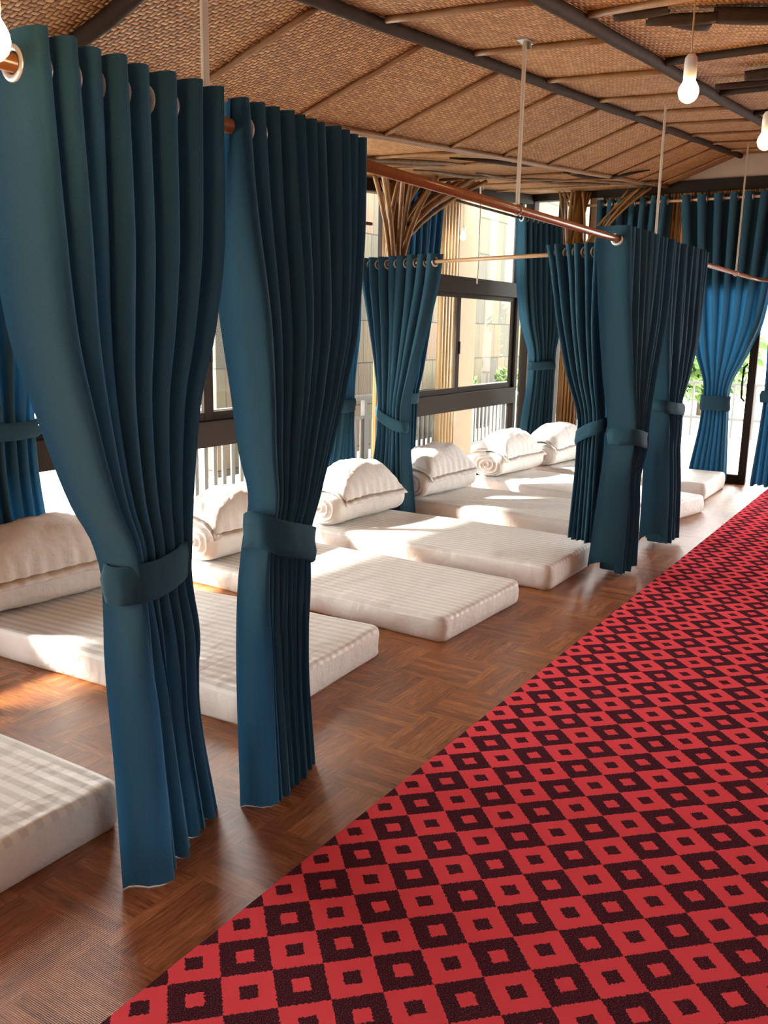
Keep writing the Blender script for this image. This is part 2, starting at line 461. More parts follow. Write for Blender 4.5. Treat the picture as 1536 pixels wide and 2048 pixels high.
# ------------------------------------------------------------------ rods and hangers
def rod(name, pts, r, mat, label, group=None):
    b = MB(); b.tube(pts, r, 14); o = b.obj(name, mat, None, True)
    return tag(o, label, 'curtain rod', group)
RY, RZ = 1.66, 2.0
bend = [(.7, RY, RZ), (5, RY, RZ), (9.0, RY, RZ), (9.16, RY-.01, RZ), (9.28, RY-.05, RZ), (9.36, RY-.12, RZ), (9.40, RY-.22, RZ), (9.42, RY-.5, RZ)]
rod('curtain_rod', bend, .019, M['rod'], 'long reddish wooden rod carrying the four aisle curtains')
CRO = Vector((4.787, 0, 0)); CRD = Vector((.305, 1, 0))          # cross rod: X = 4.787 + .305 Y
def crp(y, z=1.96): return (4.787 + .305*y, y, z)
rod('curtain_rod', [crp(1.64), crp(4.07)], .013, M['brass'], 'pale wooden cross rod dividing the beds from aisle to window')
rod('curtain_rod', [(6.2, 3.9, 2.605), (8.72, 3.9, 2.605), (9.4, 3.60, 2.605)], .012, M['blackrod'], 'thin dark rod above the window between the two bamboo pillars')
rod('curtain_rod', [(.6, 3.92, 2.13), (6.0, 3.92, 2.27)], .012, M['blackrod'], 'dark rod along the window wall behind the nearest curtains')
rod('curtain_rod', [(9.38, 3.45, 2.775), (9.38, -.5, 2.775)], .013, M['brass'], 'rod across the far wall above the glass door')

def hanger(x, y, z0, label, w=.02, plate=True, zt=None, rot=0, clip=True):
    t = thing('rod_hanger', label, 'hanger', (x, y, z0), rot, 'flat hanger bars between ceiling and curtain rods')
    top = (zt or zc(x, y)) - z0 - .004
    b = MB(); b.box((-w/2, -.006, 0), (w/2, .006, top)); b.obj('bar', M['hanger'], t, bevel=.002)
    if plate:
        b = MB(); b.box((-.045, -.02, top-.006), (.045, .02, top)); b.box((.018, -.02, top-.03), (.022, .02, top-.006)); b.obj('ceiling_bracket', M['steel'], t)
    if not clip: return t
    b = MB()
    pts = [(0, .022*math.cos(a), -.02 + .022*math.sin(a)) for a in [PI*.5 + k*2*PI/14 for k in range(15)]]
    b.tube(pts, .0035, 6); b.box((-.006, -.004, 0), (.006, .004, .012)); b.obj('rod_clip', M['steel'], t, True)
    return t
hanger(1.775, RY, RZ+.02, 'hanger bar rising behind the top of the nearest curtain')
hanger(3.68, RY, RZ+.02, 'hanger bar with zinc bracket on the bare stretch of wooden rod')
hanger(5.77, RY, RZ+.02, 'hanger bar dropping behind the top of the middle aisle curtain', plate=False)
hanger(8.23, RY, RZ+.02, 'hanger bar on the far end of the aisle rod', plate=False)
hanger(7.81, 3.9, 1.91, 'thin hanger bar left hanging bare before the window', .016, clip=False)

# ------------------------------------------------------------------ curtains
def pchip(keys, z):
    """keys: list of rows sorted by descending z; smooth monotone interpolation of each column"""
    ks = keys
    if z >= ks[0][0]: return ks[0][1:]
    if z <= ks[-1][0]: return ks[-1][1:]
    for i in range(len(ks)-1):
        if ks[i][0] >= z >= ks[i+1][0]:
            a, c = ks[i], ks[i+1]; f = (a[0]-z)/(a[0]-c[0])
            out = []
            for j in range(1, len(a)):
                hh = a[0]-c[0]
                def slope(k):
                    if k <= 0 or k >= len(ks)-1: return None
                    d0 = (ks[k][j]-ks[k-1][j])/(ks[k-1][0]-ks[k][0]); d1 = (ks[k+1][j]-ks[k][j])/(ks[k][0]-ks[k+1][0])
                    return 0 if d0*d1 <= 0 else 2*d0*d1/(d0+d1)
                lin = (c[j]-a[j])/hh
                m0 = slope(i); m1 = slope(i+1)
                m0 = lin if m0 is None else m0; m1 = lin if m1 is None else m1
                f2, f3 = f*f, f*f*f
                out.append((2*f3-3*f2+1)*a[j] + (f3-2*f2+f)*hh*m0 + (-2*f3+3*f2)*c[j] + (f3-f2)*hh*m1)
            return tuple(out)

def torus_mesh(name, R1, r1, mat, n=20, m=8):
    vs = []; fs = []
    for i in range(n):
        a = 2*PI*i/n
        for k in range(m):
            c = 2*PI*k/m; q = R1 + r1*1.6*math.cos(c)
            vs.append((r1*math.sin(c), q*math.cos(a), q*math.sin(a)))
    for i in range(n):
        for k in range(m):
            fs.append([i*m+k, ((i+1) % n)*m+k, ((i+1) % n)*m+(k+1) % m, i*m+(k+1) % m])
    me = bpy.data.meshes.new(name); me.from_pydata(vs, [], fs); me.polygons.foreach_set('use_smooth', [True]*len(fs)); me.materials.append(mat)
    return me
GROMMET = torus_mesh('grommet', .029, .005, M['ring'])

def curtain(label, O, D, sgn, keys, n, tie, rodz, seed, lift=0., tiew=.09, group='blue grommet curtains', jit=.18, merge=False, g0=0):
    keys = [k if len(k) > 6 else k + (0.,) for k in keys]
    """keys rows: (z, L, R, T, A, Af, K): first edge, last edge along the rod line, offset behind it, fold depth, depth of the leading flap.
    O + D*s is the rod line; sgn: which side (of D rotated +90 deg) is the back."""
    rr = random.Random(seed)
    O = Vector(O); D = Vector(D); dn = D.normalized(); tn = Vector((-dn.y, dn.x, 0))*sgn
    per = 14; nu = n*per
    zt, zb = keys[0][0], keys[-1][0]
    nz = 64
    zl0 = tie[0] - .05 if (tie and merge) else -9
    # irregular fold widths and depths
    w = [rr.uniform(1-jit, 1+jit) for _ in range(2*n)]; cum = [0]
    for q in w: cum.append(cum[-1]+q)
    cum = [q/cum[-1] for q in cum]
    amp = [rr.uniform(.78, 1.15) for _ in range(2*n+1)]
    ph2 = [rr.uniform(0, 6) for _ in range(2*n+1)]
    root = thing('curtain', label, 'curtain', (0, 0, 0), 0, group)
    mid = pchip(keys, (zt+zb)/2)
    base = O + D*((keys[-1][1]+keys[-1][2])/2); root.location = (base.x, base.y, 0)
    vs = []; fs = []
    for iz in range(nz+1):
        z = zt + (zb-zt)*iz/nz
        L, Rr, T, A, Af, K = pchip(keys, z)
        v = iz/nz
        for iu in range(nu+1):
            h = iu/per*2; k = min(int(h), 2*n-1); f = h-k
            uu = cum[k] + (cum[k+1]-cum[k])*f
            phi = PI*h
            if merge and z < zl0:
                fl = cum[1] + (.22-cum[1])*min(1, (zl0-z)/.3)
                uu = uu/cum[1]*fl if uu < cum[1] else fl + (uu-cum[1])/(1-cum[1])*(1-fl)
            c = math.cos(phi)
            ak = amp[k]*(1-f) + amp[k+1]*f
            if z < zl0:
                wl = .5*min(1, (zl0-z)/.25); c = (1-wl)*c + wl*math.cos(phi*.5)*(1 if phi < PI else 1.0)
            t = A*ak*c
            if phi < PI/2: t = Af*math.cos(phi)*(1 if z >= zl0 else 1) 
            bul = .27*math.sin(2*phi)*(Rr-L)/(2*n)*(1 if z > keys[-1][0]+.2 else .8)
            s = L + (Rr-L)*uu + bul
            drift = .010*math.sin(3.1*v + ph2[k]*(1-f) + ph2[k+1]*f)*min(1, 4*v)
            p = O + D*s + tn*(T + t + drift + K*(uu-.3))
            zz = z
            if lift and phi < PI: zz = z + lift*(v**6)*(.35+.65*math.sin(phi))
            zz += .006*math.sin(5*uu*PI + seed)*(v**4)
            if zb < .02: zz = max(.001, zz - .012*(v**8))
            vs.append((p.x-base.x, p.y-base.y, zz))
    for iz in range(nz):
        for iu in range(nu):
            a = iz*(nu+1)+iu; fs.append([a, a+1, a+nu+2, a+nu+1])
    mesh_obj('cloth', vs, fs, M['curtain'], root)
    # grommets where the cloth crosses the rod
    L, Rr, T, A, Af, K = pchip(keys, rodz)
    for k in range(g0, 2*n):
        s = L + (Rr-L)*(cum[k]+cum[k+1])/2
        p = O + D*s
        g = link_mesh('grommet', GROMMET, root, (p.x-base.x, p.y-base.y, rodz), (0, 0, math.atan2(dn.y, dn.x)))
    # tieback
    if tie:
        tz, tilt = tie
        L, Rr, T, A, Af, K = pchip(keys, tz)
        cs = (L+Rr)/2; hw = abs(Rr-L)*D.length/2 + .016; hd = max(A*1.18, .05) + .012
        vs = []; fs = []; N = 80
        ss = 1 if Rr > L else -1
        for i in range(N):
            a = 2*PI*i/N
            ca, sa = math.cos(a), math.sin(a)
            ex = .78
            sx = hw*math.copysign(abs(ca)**ex, ca); ty = hd*math.copysign(abs(sa)**ex, sa)
            if ca*ss < 0 and sa > 0: ty *= max(1, (Af+.02)/hd)**abs(ca)
            for (dz, dr) in ((-.5, -.006), (-.46, .002), (-.2, .004), (.15, .004), (.46, .002), (.5, -.006)):
                cr = .010*noise.noise(Vector((sx*16+dz*5+seed, ty*16, dz*3.5))) + .005*noise.noise(Vector((sx*45, ty*45, dz*9+seed)))
                r_ = 1 + (dr + cr*(1-abs(dz)))/.1
                p = O + D*cs + dn*(sx*r_) + tn*(T + ty*r_)
                vs.append((p.x-base.x, p.y-base.y, tz + tilt*sx + dz*tiew + .004*math.sin(3*a+seed)))
        for i in range(N):
            for k in range(5):
                fs.append([i*6+k, ((i+1) % N)*6+k, ((i+1) % N)*6+k+1, i*6+k+1])
        mesh_obj('tieback', vs, fs, M['curtain'], root)
    return root

AO, AD = (0, RY, 0), (1, 0, 0)
curtain('nearest blue curtain, tied to the right with a slanting band, left of the photo', AO, AD, 1,
        [(2.06, 1.205, 1.775, 0, .08, .10), (1.7, 1.22, 1.755, 0, .085, .11), (1.5, 1.24, 1.72, 0, .08, .11), (1.29, 1.30, 1.665, .005, .07, .10), (1.06, 1.38, 1.645, .01, .06, .085),
         (.96, 1.43, 1.64, .01, .055, .075), (.87, 1.45, 1.64, .01, .05, .07), (.71, 1.455, 1.68, .01, .05, .075), (.44, 1.455, 1.745, .01, .055, .085, .08), (.008, 1.45, 1.92, .02, .05, .085, .20)],
        8, (.885, .22), RZ, 3, .0, .10, merge=True)
curtain('dark blue curtain second from the left on the aisle rod, tied at its middle', AO, AD, 1,
        [(2.065, 1.845, 2.44, 0, .07, -.01), (1.85, 1.86, 2.44, 0, .075, .03), (1.5, 1.92, 2.41, 0, .08, .10), (1.33, 1.945, 2.36, 0, .075, .095), (1.12, 1.975, 2.29, .005, .065, .085),
         (.99, 2.00, 2.24, .005, .055, .075), (.84, 1.97, 2.185, .01, .055, .075), (.72, 1.955, 2.19, .01, .06, .08), (.42, 1.945, 2.215, .01, .06, .09, .03), (.008, 1.945, 2.31, .01, .06, .10, .10)],
        11, (.86, -.34), RZ, 11, .0, .11, merge=True, g0=1)
curtain('blue aisle curtain with a broad teal edge beyond the bare rod, tied low', AO, AD, 1,
        [(2.07, 5.0, 5.93, 0, .085, .115), (1.66, 5.08, 5.88, 0, .085, .11), (1.23, 5.20, 5.66, -.01, .085, .10), (.93, 5.27, 5.50, -.03, .085, .09),
         (.75, 5.26, 5.50, -.03, .09, .095), (.4, 5.24, 5.54, -.04, .10, .12), (.03, 5.20, 5.56, -.05, .10, .14)],
        11, (.86, -.15), RZ, 21, .075, .10, merge=True)
curtain('blue aisle curtain farthest along the wooden rod, tied high and narrow', AO, AD, 1,
        [(2.07, 5.98, 6.95, 0, .08, .09), (1.5, 6.03, 6.93, 0, .08, .09), (1.2, 6.08, 6.72, -.01, .075, .09), (1.0, 6.10, 6.50, -.02, .07, .08),
         (.8, 6.10, 6.52, -.03, .085, .09), (.4, 6.10, 6.56, -.05, .10, .10), (.04, 6.10, 6.56, -.06, .11, .11)],
        11, (.98, -.12), RZ, 5, .075, .08, merge=True)
CO, CD = (4.787, 0, 0), (.305, 1, 0)
curtain('blue curtain on the cross rod at its aisle end, drawn to the right', CO, CD, -1,
        [(2.015, 2.235, 1.82, 0, .065, .03), (1.86, 2.19, 1.82, 0, .065, .03), (1.56, 2.12, 1.82, 0, .06, .03), (1.25, 2.03, 1.80, 0, .055, .03), (.915, 1.92, 1.77, 0, .045, .03),
         (.75, 1.92, 1.77, 0, .045, .03), (.195, 1.94, 1.75, 0, .06, .04)],
        6, (.885, -.5), 1.96, 31)
curtain('blue curtain on the cross rod at its window end, before the bamboo pillar', CO, CD, -1,
        [(2.015, 3.19, 3.99, 0, .06, .05), (1.84, 3.215, 3.97, 0, .06, .05), (1.545, 3.30, 3.90, 0, .055, .05), (1.17, 3.42, 3.82, 0, .045, .05), (.86, 3.50, 3.78, 0, .04, .05),
         (.7, 3.49, 3.78, 0, .045, .05), (.05, 3.42, 3.87, 0, .07, .07)],
        8, (.79, .3), 1.96, 41)
WO, WD = (0, 3.92, 0), (1, 0, 0)
curtain('blue window curtain at the left edge behind the nearest white bed roll', WO, WD, 1,
        [(2.22, 1.0, 3.12, 0, .05, .05), (1.5, 1.3, 3.02, 0, .05, .05), (1.0, 1.9, 2.89, 0, .04, .04), (.88, 1.9, 2.89, 0, .04, .04), (.03, 1.8, 2.98, 0, .06, .06)], 16, (.96, 0), 2.178, 51, 0, .09, 'curtains along the window wall')  # out-of-view left stretch widened to block sun from the second mattress
curtain('bright blue window curtain left of the first bamboo pillar', WO, WD, 1,
        [(2.32, 5.1, 5.86, 0, .05, .05), (1.55, 5.2, 5.84, 0, .05, .05), (.96, 5.52, 5.75, 0, .04, .04), (.82, 5.50, 5.75, 0, .04, .04), (.03, 5.22, 5.79, 0, .06, .06)], 8, (.9, 0), 2.26, 61, 0, .10, 'curtains along the window wall')
curtain('tall blue window curtain right behind the first bamboo pillar', WO, WD, 1,
        [(2.65, 6.36, 7.12, 0, .05, .05), (2.16, 6.38, 7.06, 0, .05, .05), (1.13, 6.44, 6.81, 0, .04, .04), (.9, 6.45, 6.73, 0, .035, .04), (.03, 6.45, 6.68, 0, .05, .05)], 8, (.9, 0), 2.605, 71, 0, .09, 'curtains along the window wall')
curtain('light edged blue curtain right of the open view window, tied in a knot', (8.72, 3.9, 0), (.53, -.235, 0), 1,
        [(2.65, .0, 1.0, 0, .05, .06), (2.0, .08, 1.08, 0, .05, .06), (1.6, .2, 1.09, 0, .05, .06), (1.17, .44, 1.0, 0, .04, .05), (1.06, .44, 1.0, 0, .04, .05), (.42, .31, 1.0, 0, .055, .06), (.03, .26, 1.0, 0, .06, .06)],
        8, (1.12, 0), 2.605, 81, 0, .09, 'curtains along the window wall')
XO, XD = (9.38, 0, 0), (0, 1, 0)
curtain('blue far wall curtain half hidden behind the second bamboo pillar', XO, XD, -1,
        [(2.82, 3.34, 2.57, 0, .05, .05), (2.2, 3.32, 2.60, 0, .05, .05), (1.0, 3.2, 2.85, 0, .04, .04), (.03, 3.25, 2.75, 0, .055, .055)], 7, (1.0, 0), 2.775, 91, 0, .09, 'curtains on the far wall')
curtain('wide blue far wall curtain tied beside the glass door', XO, XD, -1,
        [(2.82, 2.50, 1.48, 0, .055, .05), (1.63, 2.32, 1.60, 0, .055, .05), (1.33, 2.23, 1.70, 0, .05, .05), (.92, 2.095, 1.85, 0, .04, .04), (.72, 2.10, 1.84, 0, .04, .04), (.03, 2.19, 1.80, 0, .055, .055)], 7, (.81, 0), 2.775, 101, 0, .15, 'curtains on the far wall')
curtain('blue curtain at the right edge of the photo beside the carpet end', XO, XD, -1,
        [(2.82, 1.42, .45, 0, .055, .05), (1.63, 1.55, .8, 0, .05, .05), (.92, 1.53, 1.22, 0, .05, .05), (.02, 1.575, 1.15, 0, .06, .06)], 7, (.9, 0), 2.775, 111, 0, .12, 'curtains on the far wall')

# ------------------------------------------------------------------ mattresses
def mattress(label, cx, foot, w, L, rz, H=.145, seed=0):
    """origin at the middle of the foot edge"""
    rr = random.Random(seed)
    t = thing('floor_mattress', label, 'mattress', (cx, foot, 0), rz, 'white floor mattresses in a row')
    rad = .055; out = []
    def seg(a, b_, k):
        for i in range(k): out.append((a[0]+(b_[0]-a[0])*i/k, a[1]+(b_[1]-a[1])*i/k))
    x0, x1, y0, y1 = -w/2, w/2, 0, L
    def arc(cx_, cy_, a0):
        for i in range(6):
            a = a0 + PI/2*i/6; out.append((cx_+rad*math.cos(a), cy_+rad*math.sin(a)))
    seg((x0+rad, y0), (x1-rad, y0), 26); arc(x1-rad, y0+rad, -PI/2)
    seg((x1, y0+rad), (x1, y1-rad), 50); arc(x1-rad, y1-rad, 0)
    seg((x1-rad, y1), (x0+rad, y1), 26); arc(x0+rad, y1-rad, PI/2)
    seg((x0, y1-rad), (x0, y0+rad), 50); arc(x0+rad, y0+rad, PI)
    N = len(out)
    nor = []
    for i in range(N):
        a = Vector(out[i-1]); c = Vector(out[(i+1) % N]); d = (c-a).normalized(); nor.append(Vector((d.y, -d.x)))
    def ring(z, off, wr):
        r_ = []
        for (x, y), nn in zip(out, nor):
            q = noise.noise(Vector((x*4+seed*3.1, y*4, z*9)))*wr + noise.noise(Vector((x*13, y*13+seed, z*5)))*wr*.4
            dz = noise.noise(Vector((x*3+seed, y*3, 4)))*.008 if z > .05 else 0
            r_.append((x+nn.x*(off+q), y+nn.y*(off+q), z+dz))
        return r_
    side = [ring(0, -.012, .0), ring(.012, -.002, .006), ring(.045, .004, .012), ring(.08, .005, .012), ring(H-.035, .001, .007), ring(H-.022, -.002, 0)]
    vs = [p for r_ in side for p in r_]; fs = []
    for k in range(len(side)-1):
        for i in range(N): fs.append([k*N+i, k*N+(i+1) % N, (k+1)*N+(i+1) % N, (k+1)*N+i])
    fs.append(list(range(N))[::-1])
    mesh_obj('side_band', vs, fs, M['cotton'], t)
    top = [ring(H-.022, -.002, 0), ring(H-.010, -.006, 0), ring(H-.002, -.016, 0), ring(H, -.03, 0), [(x_, y_, H+.001) for (x_, y_, z_) in ring(H, -.045, 0)]]
    vs = [p for r_ in top for p in r_]; fs = []
    for k in range(len(top)-1):
        for i in range(N): fs.append([k*N+i, k*N+(i+1) % N, (k+1)*N+(i+1) % N, (k+1)*N+i])
    m = (len(top)-1)*N
    fs.append([m+i for i in range(N)])
    mesh_obj('striped_top', vs, fs, M['sheet'], t)
    return t
D2R = PI/180
mattress('white mattress at the left edge, nearest the camera', 1.25, 1.96, .86, 1.9, 0, .145, 1)
mattress('white mattress seen between and beside the two nearest curtains', 2.865, 2.06, .97, 1.85, --3*D2R, .14, 2)
mattress('white striped mattress just right of the second curtain, foot on bare floor', 4.05, 1.90, .86, 1.9, -2*D2R, .125, 3)
mattress('striped mattress whose rounded corner meets the teal edged curtain', 5.19, 1.83, .86, 1.9, 0, .15, 4)
mattress('white mattress behind the cross rod, with the grey ended roll', 6.47, 1.85, .84, 1.9, 0, .15, 5)
mattress('white mattress showing its foot right of the farthest aisle curtain', 7.36, 1.73, .84, 1.9, -13*D2R, .15, 6)
mattress('last white mattress in the row, beside the glass door', 8.74, 1.76, .88, 1.9, 0, .155, 7)

# ------------------------------------------------------------------ rolled quilts and pillows
def quilt(label, x, y, z, L, rz, seed, dep=.165, hgt=.112):
    t = thing('rolled_quilt', label, 'rolled quilt', (x, y, z), rz, 'white quilts rolled up at the bed heads')
    nx, na = 40, 44; vs = []; fs = []
    for i in range(nx+1):
        xx = -L/2 + L*i/nx
        e = min(1, (1-abs(2*i/nx-1))*9 + .0); e = math.sqrt(max(0, 1-(1-e)**2)) if e < 1 else 1
        sc_ = .86 + .14*e
        for k in range(na):
            a = 2*PI*k/na
            ca, sa = math.cos(a), math.sin(a)
            yy = dep*math.copysign(abs(ca)**.82, ca)*sc_; zz = hgt*math.copysign(abs(sa)**.80, sa)*sc_
            q = 1 + .05*noise.noise(Vector((xx*5+seed*7, a*1.2*1, seed))) + .02*noise.noise(Vector((xx*22, a*3, seed+5)))
            sag = .012*noise.noise(Vector((xx*3, seed, 2)))
            vs.append((xx, yy*q, max(-hgt+.002, zz*q + sag) + hgt))
    for i in range(nx):
        for k in range(na):
            fs.append([i*na+k, i*na+(k+1) % na, (i+1)*na+(k+1) % na, (i+1)*na+k])
    mesh_obj('quilt_body', vs, fs, M['cotton'], t)
    # spiral ends
    for sgn in (-1, 1):
        vs = []; fs = []; nr = 22
        for j in range(nr+1):
            f = 1 - j/nr
            for k in range(na):
                a = 2*PI*k/na; ca, sa = math.cos(a), math.sin(a)
                spir = math.sin(2*PI*(f*3.2 + a/(2*PI)))
                dx = sgn*(.006 + .011*spir*(1 if .05 < f < .93 else .3) + .012*(1-f*f) + .007*noise.noise(Vector((f*5, ca*3, sa*3+seed))))
                s_ = .86*f*(1 + .03*noise.noise(Vector((ca*2, sa*2, seed))))
                vs.append((sgn*L/2 + dx - sgn*.006, dep*math.copysign(abs(ca)**.82, ca)*s_, hgt*math.copysign(abs(sa)**.80, sa)*s_ + hgt))
        for j in range(nr):
            for k in range(na):
                q = [j*na+k, j*na+(k+1) % na, (j+1)*na+(k+1) % na, (j+1)*na+k]
                fs.append(q if sgn > 0 else q[::-1])
        mesh_obj('rolled_end', vs, fs, M['cotton'], t)
    return t

def pillow(label, x, y, z, rz, seed, hx=.36, hy=.195, th=.15, droop=1.0):
    t = thing('pillow', label, 'pillow', (x, y, z), rz, 'white pillows on the rolled quilts')
    nx, ny = 36, 26; vs = []; fs = []
    def surf(a, b_, s):
        # a,b in -1..1 ; s=+1 top, -1 bottom
        px = a*hx*(1 - .07*(1-abs(b_)**2)*abs(a)**3); py = b_*hy*(1 - .08*(1-abs(a)**2)*abs(b_)**3)
        k = max(0, (1-abs(a)**2.6))**.55 * max(0, (1-abs(b_)**2.6))**.55
        wr = 1 + .10*noise.noise(Vector((a*3+seed, b_*3, s*2))) + .05*noise.noise(Vector((a*9, b_*9+seed, s)))
        h = th*k*wr if s > 0 else -.045*k
        dz = -droop*(.08*abs(b_)**2.2*(1 if b_ < 0 else .8)) + .012*noise.noise(Vector((a*2, b_*2, seed+3)))
        edge = max(abs(a), abs(b_))
        rip = .006*math.sin(26*(a if abs(b_) > abs(a) else b_)+seed)*max(0, edge-.8)*5
        return (px, py + rip, h + dz + .06)
    for s in (1, -1):
        o0 = len(vs)
        for i in range(nx+1):
            for j in range(ny+1):
                vs.append(surf(2*i/nx-1, 2*j/ny-1, s))
        for i in range(nx):
            for j in range(ny):
                q = [o0+i*(ny+1)+j, o0+(i+1)*(ny+1)+j, o0+(i+1)*(ny+1)+j+1, o0+i*(ny+1)+j+1]
                fs.append(q if s > 0 else q[::-1])
    mesh_obj('pillow_body', vs, fs, M['cotton'], t)
    # flat flange around the case
    vs = []; fs = []
    ring = [(-1+2*i/30, -1) for i in range(30)] + [(1, -1+2*i/22) for i in range(22)] + [(1-2*i/30, 1) for i in range(30)] + [(-1, 1-2*i/22) for i in range(22)]
    N = len(ring)
    for (a, b_) in ring:
        p = Vector(surf(a, b_, 1)); d = Vector((a*.9, b_*.9, 0)).normalized()
        w = .030 + .006*noise.noise(Vector((a*6, b_*6, seed)))
        low = .03 if b_ < -.9 else .02
        for q, (f, up_) in enumerate(((0, .003), (1, .002), (1, -.002), (0, -.003))):
            vs.append(p + d*w*f + Vector((0, 0, up_ - low*f)))
    for i in range(N):
        for q in range(4):
            fs.append([i*4+q, ((i+1) % N)*4+q, ((i+1) % N)*4+(q+1) % 4, i*4+(q+1) % 4])
    mesh_obj('pillow_flange', vs, fs, M['cotton'], t)
    return t
stacks = [(2.73, 3.70, .14, .78, -4, 'at the left edge behind the nearest curtain'),
          (4.09, 3.62, .127, .76, -3, 'glimpsed in the gap between the two nearest curtains'),
          (5.25, 3.53, .152, .82, -3, 'on the striped mattress left of the cross rod curtain'),
          (6.47, 3.54, .152, .80, -5, 'just right of the cross rod curtain, grey coiled end showing'),
          (7.84, 3.50, .152, .84, -5, 'in the glare below the window'),
          (8.75, 3.36, .157, .76, -6, 'farthest along the row, below the second bamboo pillar')]
for i, (x, y, z, L, rz, wh) in enumerate(stacks):
    quilt('white rolled quilt ' + wh, x, y, z, L, rz*D2R, i+1)
    pillow('white pillow on the roll ' + wh, x - .02, y + .005, z + .20, rz*D2R + R.uniform(-.04, .04), i*2.7)

# ------------------------------------------------------------------ bamboo pillars
def cane_mesh(pts, r, node=.34):
    # resample with node rings
    pts = [Vector(p) for p in pts]; out = []; rad = []; L = 0; nxt = node*R.random()
    for i in range(len(pts)-1):
        a, c = pts[i], pts[i+1]; d = (c-a).length; k = max(2, int(d/.05))
        for j in range(k):
            out.append(a.lerp(c, j/k)); l = L + d*j/k
            m = (l % node)/node
            rad.append(r*(1.16 if m < .06 else .96 if m < .12 else 1))
        L += d
    out.append(pts[-1]); rad.append(r)
    b = MB(); b.tube(out, rad, 8); return b
def bez(p0, p1, p2, k=10):
    return [p0*(1-f)**2 + p1*2*f*(1-f) + p2*f*f for f in [i/k for i in range(k+1)]]
def pillar(label, x, y, ends, rcol, seed, zflare, cr=.020):
    rr = random.Random(seed)
    t = thing('bamboo_pillar', label, 'pillar', (x, y, 0))
    b = MB(); b.tube([(0, 0, 0), (0, 0, zc(x, y)-.01)], rcol*.55, 12); b.obj('core_post', M['bamboo'], t, True)
    N = len(ends)
    for i, (ex, ey) in enumerate(ends):
        a = 2*PI*i/N
        ca = math.atan2(ey, ex) if abs(ex)+abs(ey) > .12 else a
        r0 = rcol*rr.uniform(.82, 1.0)
        bx, by = r0*math.cos(a), r0*math.sin(a)
        zf = zflare + rr.uniform(-.12, .1)
        ztop = zc(x+ex, y+ey) - .02
        tx, ty = ex, ey
        p0 = Vector((bx, by, 0)); p1 = Vector((bx, by, zf))
        cz = zf + (ztop-zf)*.6
        pts = [p0, p1] + bez(p1, Vector((bx + .10*tx, by + .10*ty, cz)), Vector((tx, ty, ztop)), 12)[1:]
        cane_mesh(pts, cr*rr.uniform(.85, 1.15)).obj('cane', M['bamboo'], t, True)
    return t
e1 = [(-.02, -.1), (.05, -.08), (.10, -.12), (.0, -.05), (.16, -.2), (.30, -.25), (.62, -.30), (.75, -.35), (.85, -.42), (.70, -.15), (.95, -.30), (.45, -.5),
      (-.10, -.15), (-.22, -.1), (-.42, -.12), (-.5, -.25), (-.3, -.3), (.05, -.4), (-.05, .05), (.1, .08), (.2, .05), (.0, -.2)]
pillar('flared bamboo pillar left of the view window, in the middle of the photo', 6.28, 3.93, e1, .105, 5, 1.75)
e2 = [(-.05, -.05), (.02, -.08), (.06, -.1), (-.12, .0), (-.22, .08), (-.3, .1), (-.35, -.05), (-.02, .05), (.04, .04), (.05, -.02), (.0, -.62), (-.02, -.70), (-.05, -.76), (-.1, -.66), (.06, .1), (-.08, .1), (-.18, -.1), (-.06, .16), (.05, -.5)]
pillar('flared bamboo pillar farther off, in the corner by the far wall', 9.30, 3.50, e2, .11, 8, 1.95, .0125)

# dark split bamboo lying under the ceiling at top right
def strip(p, q, w, label):
    b = MB(); p = Vector(p); q = Vector(q); k = 8; d = (q-p).normalized(); s = Vector((-d.y, d.x, 0)).normalized()
    vs = []; fs = []
    for i in range(k+1):
        c = p.lerp(q, i/k); ww = w*(.75+.25*math.sin(PI*(.15+.7*i/k)))
        for j in range(7):
            a = PI*j/6
            vs.append(c + s*ww*.5*math.cos(a) - Vector((0, 0, .45*ww*math.sin(a))))
        for j in range(7):
            a = PI*(6-j)/6
            vs.append(c + s*ww*.36*math.cos(a) - Vector((0, 0, .32*ww*math.sin(a))))
    m = 14
    for i in range(k):
        for j in range(m): fs.append([i*m+j, i*m+(j+1) % m, (i+1)*m+(j+1) % m, (i+1)*m+j])
    fs.append(list(range(m))[::-1]); fs.append([k*m+j for j in range(m)])
    b.add(vs, fs); o = b.obj('split_bamboo', M['beam'], None, True)
    return tag(o, label, 'bamboo strip', 'dark split bamboo under the ceiling')

strip((3.41, 1.19, 2.615), (3.42, 1.0, 2.615), .05, 'dark split bamboo, leftmost piece beside the hanging bulb cord')
strip((3.50, 1.10, 2.62), (3.60, .88, 2.625), .07, 'dark split bamboo lying behind the bulb cord at the top')
strip((3.60, 1.03, 2.63), (3.76, .95, 2.645), .06, 'dark split bamboo angled towards the hanging bulb cord')
strip((3.60, .90, 2.64), (3.80, .62, 2.65), .10, 'broad dark split bamboo at the top right corner')
strip((5.10, 1.22, 2.755), (5.17, .92, 2.765), .055, 'dark split bamboo above the second bulb, near the right edge')
strip((4.88, 1.03, 2.74), (4.90, .85, 2.745), .09, 'short dark split bamboo at the right edge above the second bulb')

